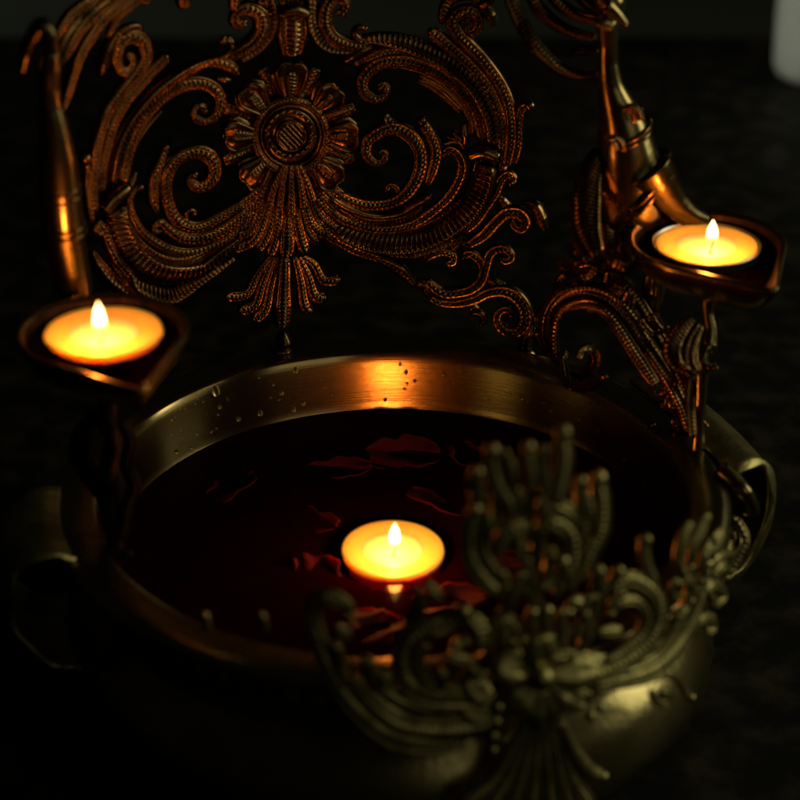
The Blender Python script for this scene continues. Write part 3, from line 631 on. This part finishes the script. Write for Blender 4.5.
# fan under the flower
for x0, x1, y1, wd in ((522,462,806,16),(527,484,816,17),(532,506,824,18),(538,528,830,18),(544,552,830,18),(550,574,824,17),(556,592,812,15)):
    F('fan_rib', [(541+(x0-541)*.8,716),(x0+(x1-x0)*.12,742),(x0+(x1-x0)*.45,778),(x1,y1)], [7,10,13,wd], 'bead')
F('fan_rib', [(560,722),(572,750),(588,770),(602,776)], [8,11,13,10], 'smooth', kn=10)

# ------------------------------------------------------------------ water and what floats on it
mb = MB(); n = 128
mb.rings([[(BC.x + r * math.cos(2 * math.pi * j / n), BC.y + r * math.sin(2 * math.pi * j / n), 0) for j in range(n)] for r in (.1189, .09, .06, .03, .0005)], True, False)
tag(mb.build('water', 'water'), None, kind='structure')
def petal(px, py, ln, wd, rot, label, zz=-.0004, curl=.0030, seed=0):
    rnd = random.Random(seed); b = MB(); P = onz(px, py, 0); nu, nv = 21, 25; top = []; bot = []
    ph = rnd.random() * 6
    for i in range(nu):
        u = i / (nu - 1); hw = math.sin(math.pi * min(1, .08 + u * .86)) ** .6 * (1 + .16 * math.sin(u * 9 + ph) + .08 * math.sin(u * 21 + ph * 2)); a = []; c = []
        for j in range(nv):
            v = j / (nv - 1) * 2 - 1
            x = (u - .5) * ln; y = v * hw * wd * .5
            h = curl * (abs(v) ** 2.2) * hw * (.6 + .4 * math.sin(v + ph)) + curl * .6 * (u ** 4) + .0008 * math.sin(u * 7 + v * 4 + ph) + .00018 * math.sin(v * 34 + u * 3)
            a.append((x, y, h)); c.append((x, y, h - .0004))
        top.append(a + c[::-1])
    b.rings(top); o = b.build('rose_petal', 'petal'); o.location = (P.x, P.y, zz); o.rotation_euler = (rnd.uniform(-.12, .12), rnd.uniform(-.12, .12), R(rot))
    return tag(o, label, 'petal', 'rose petals floating on the water')
petal(404, 455, .034, .026, 15, 'broad red petal floating behind the middle candle, nearest the lit back wall', seed=1)
petal(440, 503, .030, .018, 160, 'curled dark red petal just behind and right of the floating candle', seed=2)
petal(372, 628, .022, .026, 70, 'bright red petal in front of the floating candle, left of the crest ring', seed=3)
petal(448, 603, .032, .020, 10, 'petal with a shining wet edge right in front of the floating candle', seed=4, zz=-.0012, curl=.0050)
petal(520, 566, .026, .024, 35, 'red petal seen through the middle of the front crest', seed=5)
petal(300, 518, .036, .020, -25, 'dim dark red petal on the left of the water, left of the floating candle', -.0014, seed=6)
petal(232, 486, .030, .018, 60, 'dark petal near the left wall with small wet glints', -.0014, seed=7)
petal(335, 470, .034, .016, 5, 'narrow dark petal halfway between left wall and back highlight', -.0014, seed=8)
petal(318, 572, .026, .018, 130, 'dim crumpled petal left of and slightly below the floating candle', -.0014, seed=9)
petal(470, 455, .026, .018, -60, 'dark petal in the back right of the water beside the red broad one', -.0014, seed=12)

FLP = 0.105
def wax_candle(name, loc, rad, h, label, seed, fh=1.0, tilt=(0, 0, 0), cup=False, bumpy=0.0, lean=0.0, wl=.0068, fwd=0.0):
    t = empty(name, loc); t.rotation_euler = tilt; tag(t, label, 'candle'); rnd = random.Random(seed)
    b = MB(); n = 72; ph = [rnd.uniform(0, 6) for _ in range(3)]
    wob = lambda a: 1 + bumpy * (math.sin(2 * a + ph[0]) + .6 * math.sin(5 * a + ph[1]) + .4 * math.sin(9 * a + ph[2]))
    pr = [(.001, -h), (rad * .86, -h), (rad * .93, -h * .8), (rad * .985, -h * .2), (rad, -.0006), (rad * .992, .0002), (rad * .975, .0004), (rad * .90, -.0001), (rad * .5, -.0003), (.0008, -.0003)]
    b.rings([[(r * wob(2 * math.pi * j / n) * math.cos(2 * math.pi * j / n), r * wob(2 * math.pi * j / n) * math.sin(2 * math.pi * j / n), z_) for j in range(n)] for r, z_ in pr], True, False)
    b.build('wax', 'wax', t)
    b = MB(); b.rings([[(r * rad * (1 + .03 * math.sin(3 * a + ph[1])) * math.cos(a), r * rad * (1 + .03 * math.sin(3 * a + ph[1])) * math.sin(a), z_) for a in [2 * math.pi * j / n for j in range(n)]] for r, z_ in ((.01, .00005), (.45, .00005), (.58, -.00008), (.62, -.0004))], True, False)
    b.build('melted_wax', 'melt', t)
    if cup:
        b = MB(); b.lathe([(rad * .9, -h - .0005), (rad * 1.01, -h), (rad * 1.035, .0006), (rad * 1.06, .0008), (rad * 1.05, -.0002), (rad * 1.03, -h)], 64); b.build('foil_cup', 'cupmetal', t)
    b = MB(); b.tube([(0, 0, -.002), (.0002, 0, .001), (.0006 + lean * .3, 0, .0035), (.0014 + lean, 0, wl)], [.00065, .0006, .00055, .0004], 8); wk = b.build('wick', 'wick', t); wk.location = (0, -fwd, 0)
    b = MB(); b.rings([[(.0004 + lean * .4 + r * math.cos(a), r * math.sin(a), z_ * fh) for a in [2 * math.pi * j / 24 for j in range(24)]] for r, z_ in
        ((.0003, .0018), (.0015, .0026), (.0021, .0045), (.0024, .0070), (.0025, .0095), (.0022, .0120), (.0019, .0145), (.0012, .0165), (.0006, .0182), (.0001, .0194))])
    f = b.build('flame', 'flame', t); f.location = (0, -fwd, 0)
    l = bpy.data.lights.new('flame_light', 'POINT'); l.energy = FLP; l.color = (1.0, 0.26, 0.036); l.shadow_soft_size = .0028
    lo = bpy.data.objects.new('flame_light', l); C.objects.link(lo); lo.parent = f; lo.location = (.0004 + lean * .4, 0, .0105 * fh); return t
wax_candle('floating_candle', onz(393, 549, .0026), .0218, .009, 'round wax candle burning afloat in the dark red water of the bowl', 1, .90, (R(2.5), R(1), 0), lean=.0004, fwd=.006)
wax_candle('tealight', DR + Vector((.0, 0.0015, .0005)), .0218, .0042, 'lit wax light in the right lamp dish, flame in front of dark background', 2, .80, cup=True, bumpy=.004, fwd=.010)
wax_candle('tealight', DL + Vector((0.0, 0.003, .0010)), .0230, .0042, 'lit wax light in the left lamp dish, most out of focus', 3, .94, cup=False, bumpy=.010, fwd=.011)

# water droplets clinging to the inner wall
WALL = cyl(BC, .1226, True)
DRS = .00062
rd = random.Random(3)
dr = [(217,392,6.5),(219,406,3.2),(281,392,3.4),(297,371,4.6),(236,417,3.4),(258,411,4),(292,407,3.4),(172,420,2.2),(186,409,2),(179,429,2.2),(194,432,2.4),(187,446,2),(172,450,3),(204,402,1.8),
      (321,379,2),(325,386,3),(340,379,2),(331,393,2.4),(302,401,3.4),(351,365,2),(400,365,3),(406,372,3.2),(415,380,3),(385,397,3),(444,375,3.6),(563,396,2.4),(572,409,2.2),(582,419,3),(579,417,2),(582,434,2.4),
      (592,446,4),(511,392,2.4),(529,401,2),(629,458,3),(648,481,3),(490,398,2),(470,385,2.2),(208,430,1.8),(180,436,1.7),(228,400,1.7),(545,402,2),(600,430,2)]
for k in range(24):                                # fine spray low on the left and right of the wall
    a = R(rd.choice((rd.uniform(118, 152), rd.uniform(30, 62), rd.uniform(60, 118)))); zz = rd.uniform(.006, .024)
    q = BC + Vector((.122 * math.cos(a), .122 * math.sin(a), zz)) - CAM; dp = q.dot(FW)
    dr.append((400 + FPX * q.x / dp, 400 - FPX * q.dot(UP) / dp, rd.uniform(1.2, 2.6)))
for i, (x, y, d) in enumerate(dr):
    P, Nn = WALL(x, y); rr = .120 + (P.z - .003) * .2 + .0005
    k = Vector((P.x - BC.x, P.y - BC.y, 0)).normalized(); P = BC + k * (.1191 + max(0, P.z) * .198 - d * .12 * .00043) + Vector((0, 0, P.z))
    b = MB(); b.ball((0, 0, 0), d * .5 * DRS, 12, 8, sc=(1, 1, 1.35 if d > 3 else 1.1)); o = b.build('water_droplet', 'drop'); o.location = P
    if i == 0: lab, g = 'largest water droplet, on the olive lit left part of the inner wall', None
    elif i == 3: lab, g = 'long orange glinting droplet near the rim below the panel tassel', None
    else:
        px = x
        lab, g = [(l, q) for lim, l, q in (
            (212, 'fine water droplet on the dark left end of the inner wall beside the left dish', 'droplets at the left end of the wall'),
            (262, 'water droplet on the olive lit left part of the inner wall, below the largest drop', 'droplets around the largest drop'),
            (345, 'water droplet on the inner wall below the rosette tassel', 'droplets below the tassel'),
            (425, 'dark water droplet within the yellow flame reflection on the back wall', 'droplets in the flame reflection'),
            (545, 'water droplet on the dim amber wall just right of the flame reflection', 'droplets right of the flame reflection'),
            (9999, 'water droplet on the dark red right end of the inner wall, behind the crest', 'droplets at the right end of the wall')) if px < lim][0]
    tag(o, lab, 'droplet', g)

# ------------------------------------------------------------------ far background
P = onz(820, 77, z); b = MB()
b.lathe([(.001, 0), (.030, 0), (.036, .004), (.0385, .012), (.0390, .030), (.0395, .110), (.0400, .112), (.0380, .112), (.0372, .030), (.034, .008), (.001, .006)], 64)
jar = b.build('white_jar', 'ceramic'); jar.location = (P.x, P.y, z + .0005); tag(jar, 'plain white jar standing blurred far behind at the top right corner', 'jar')
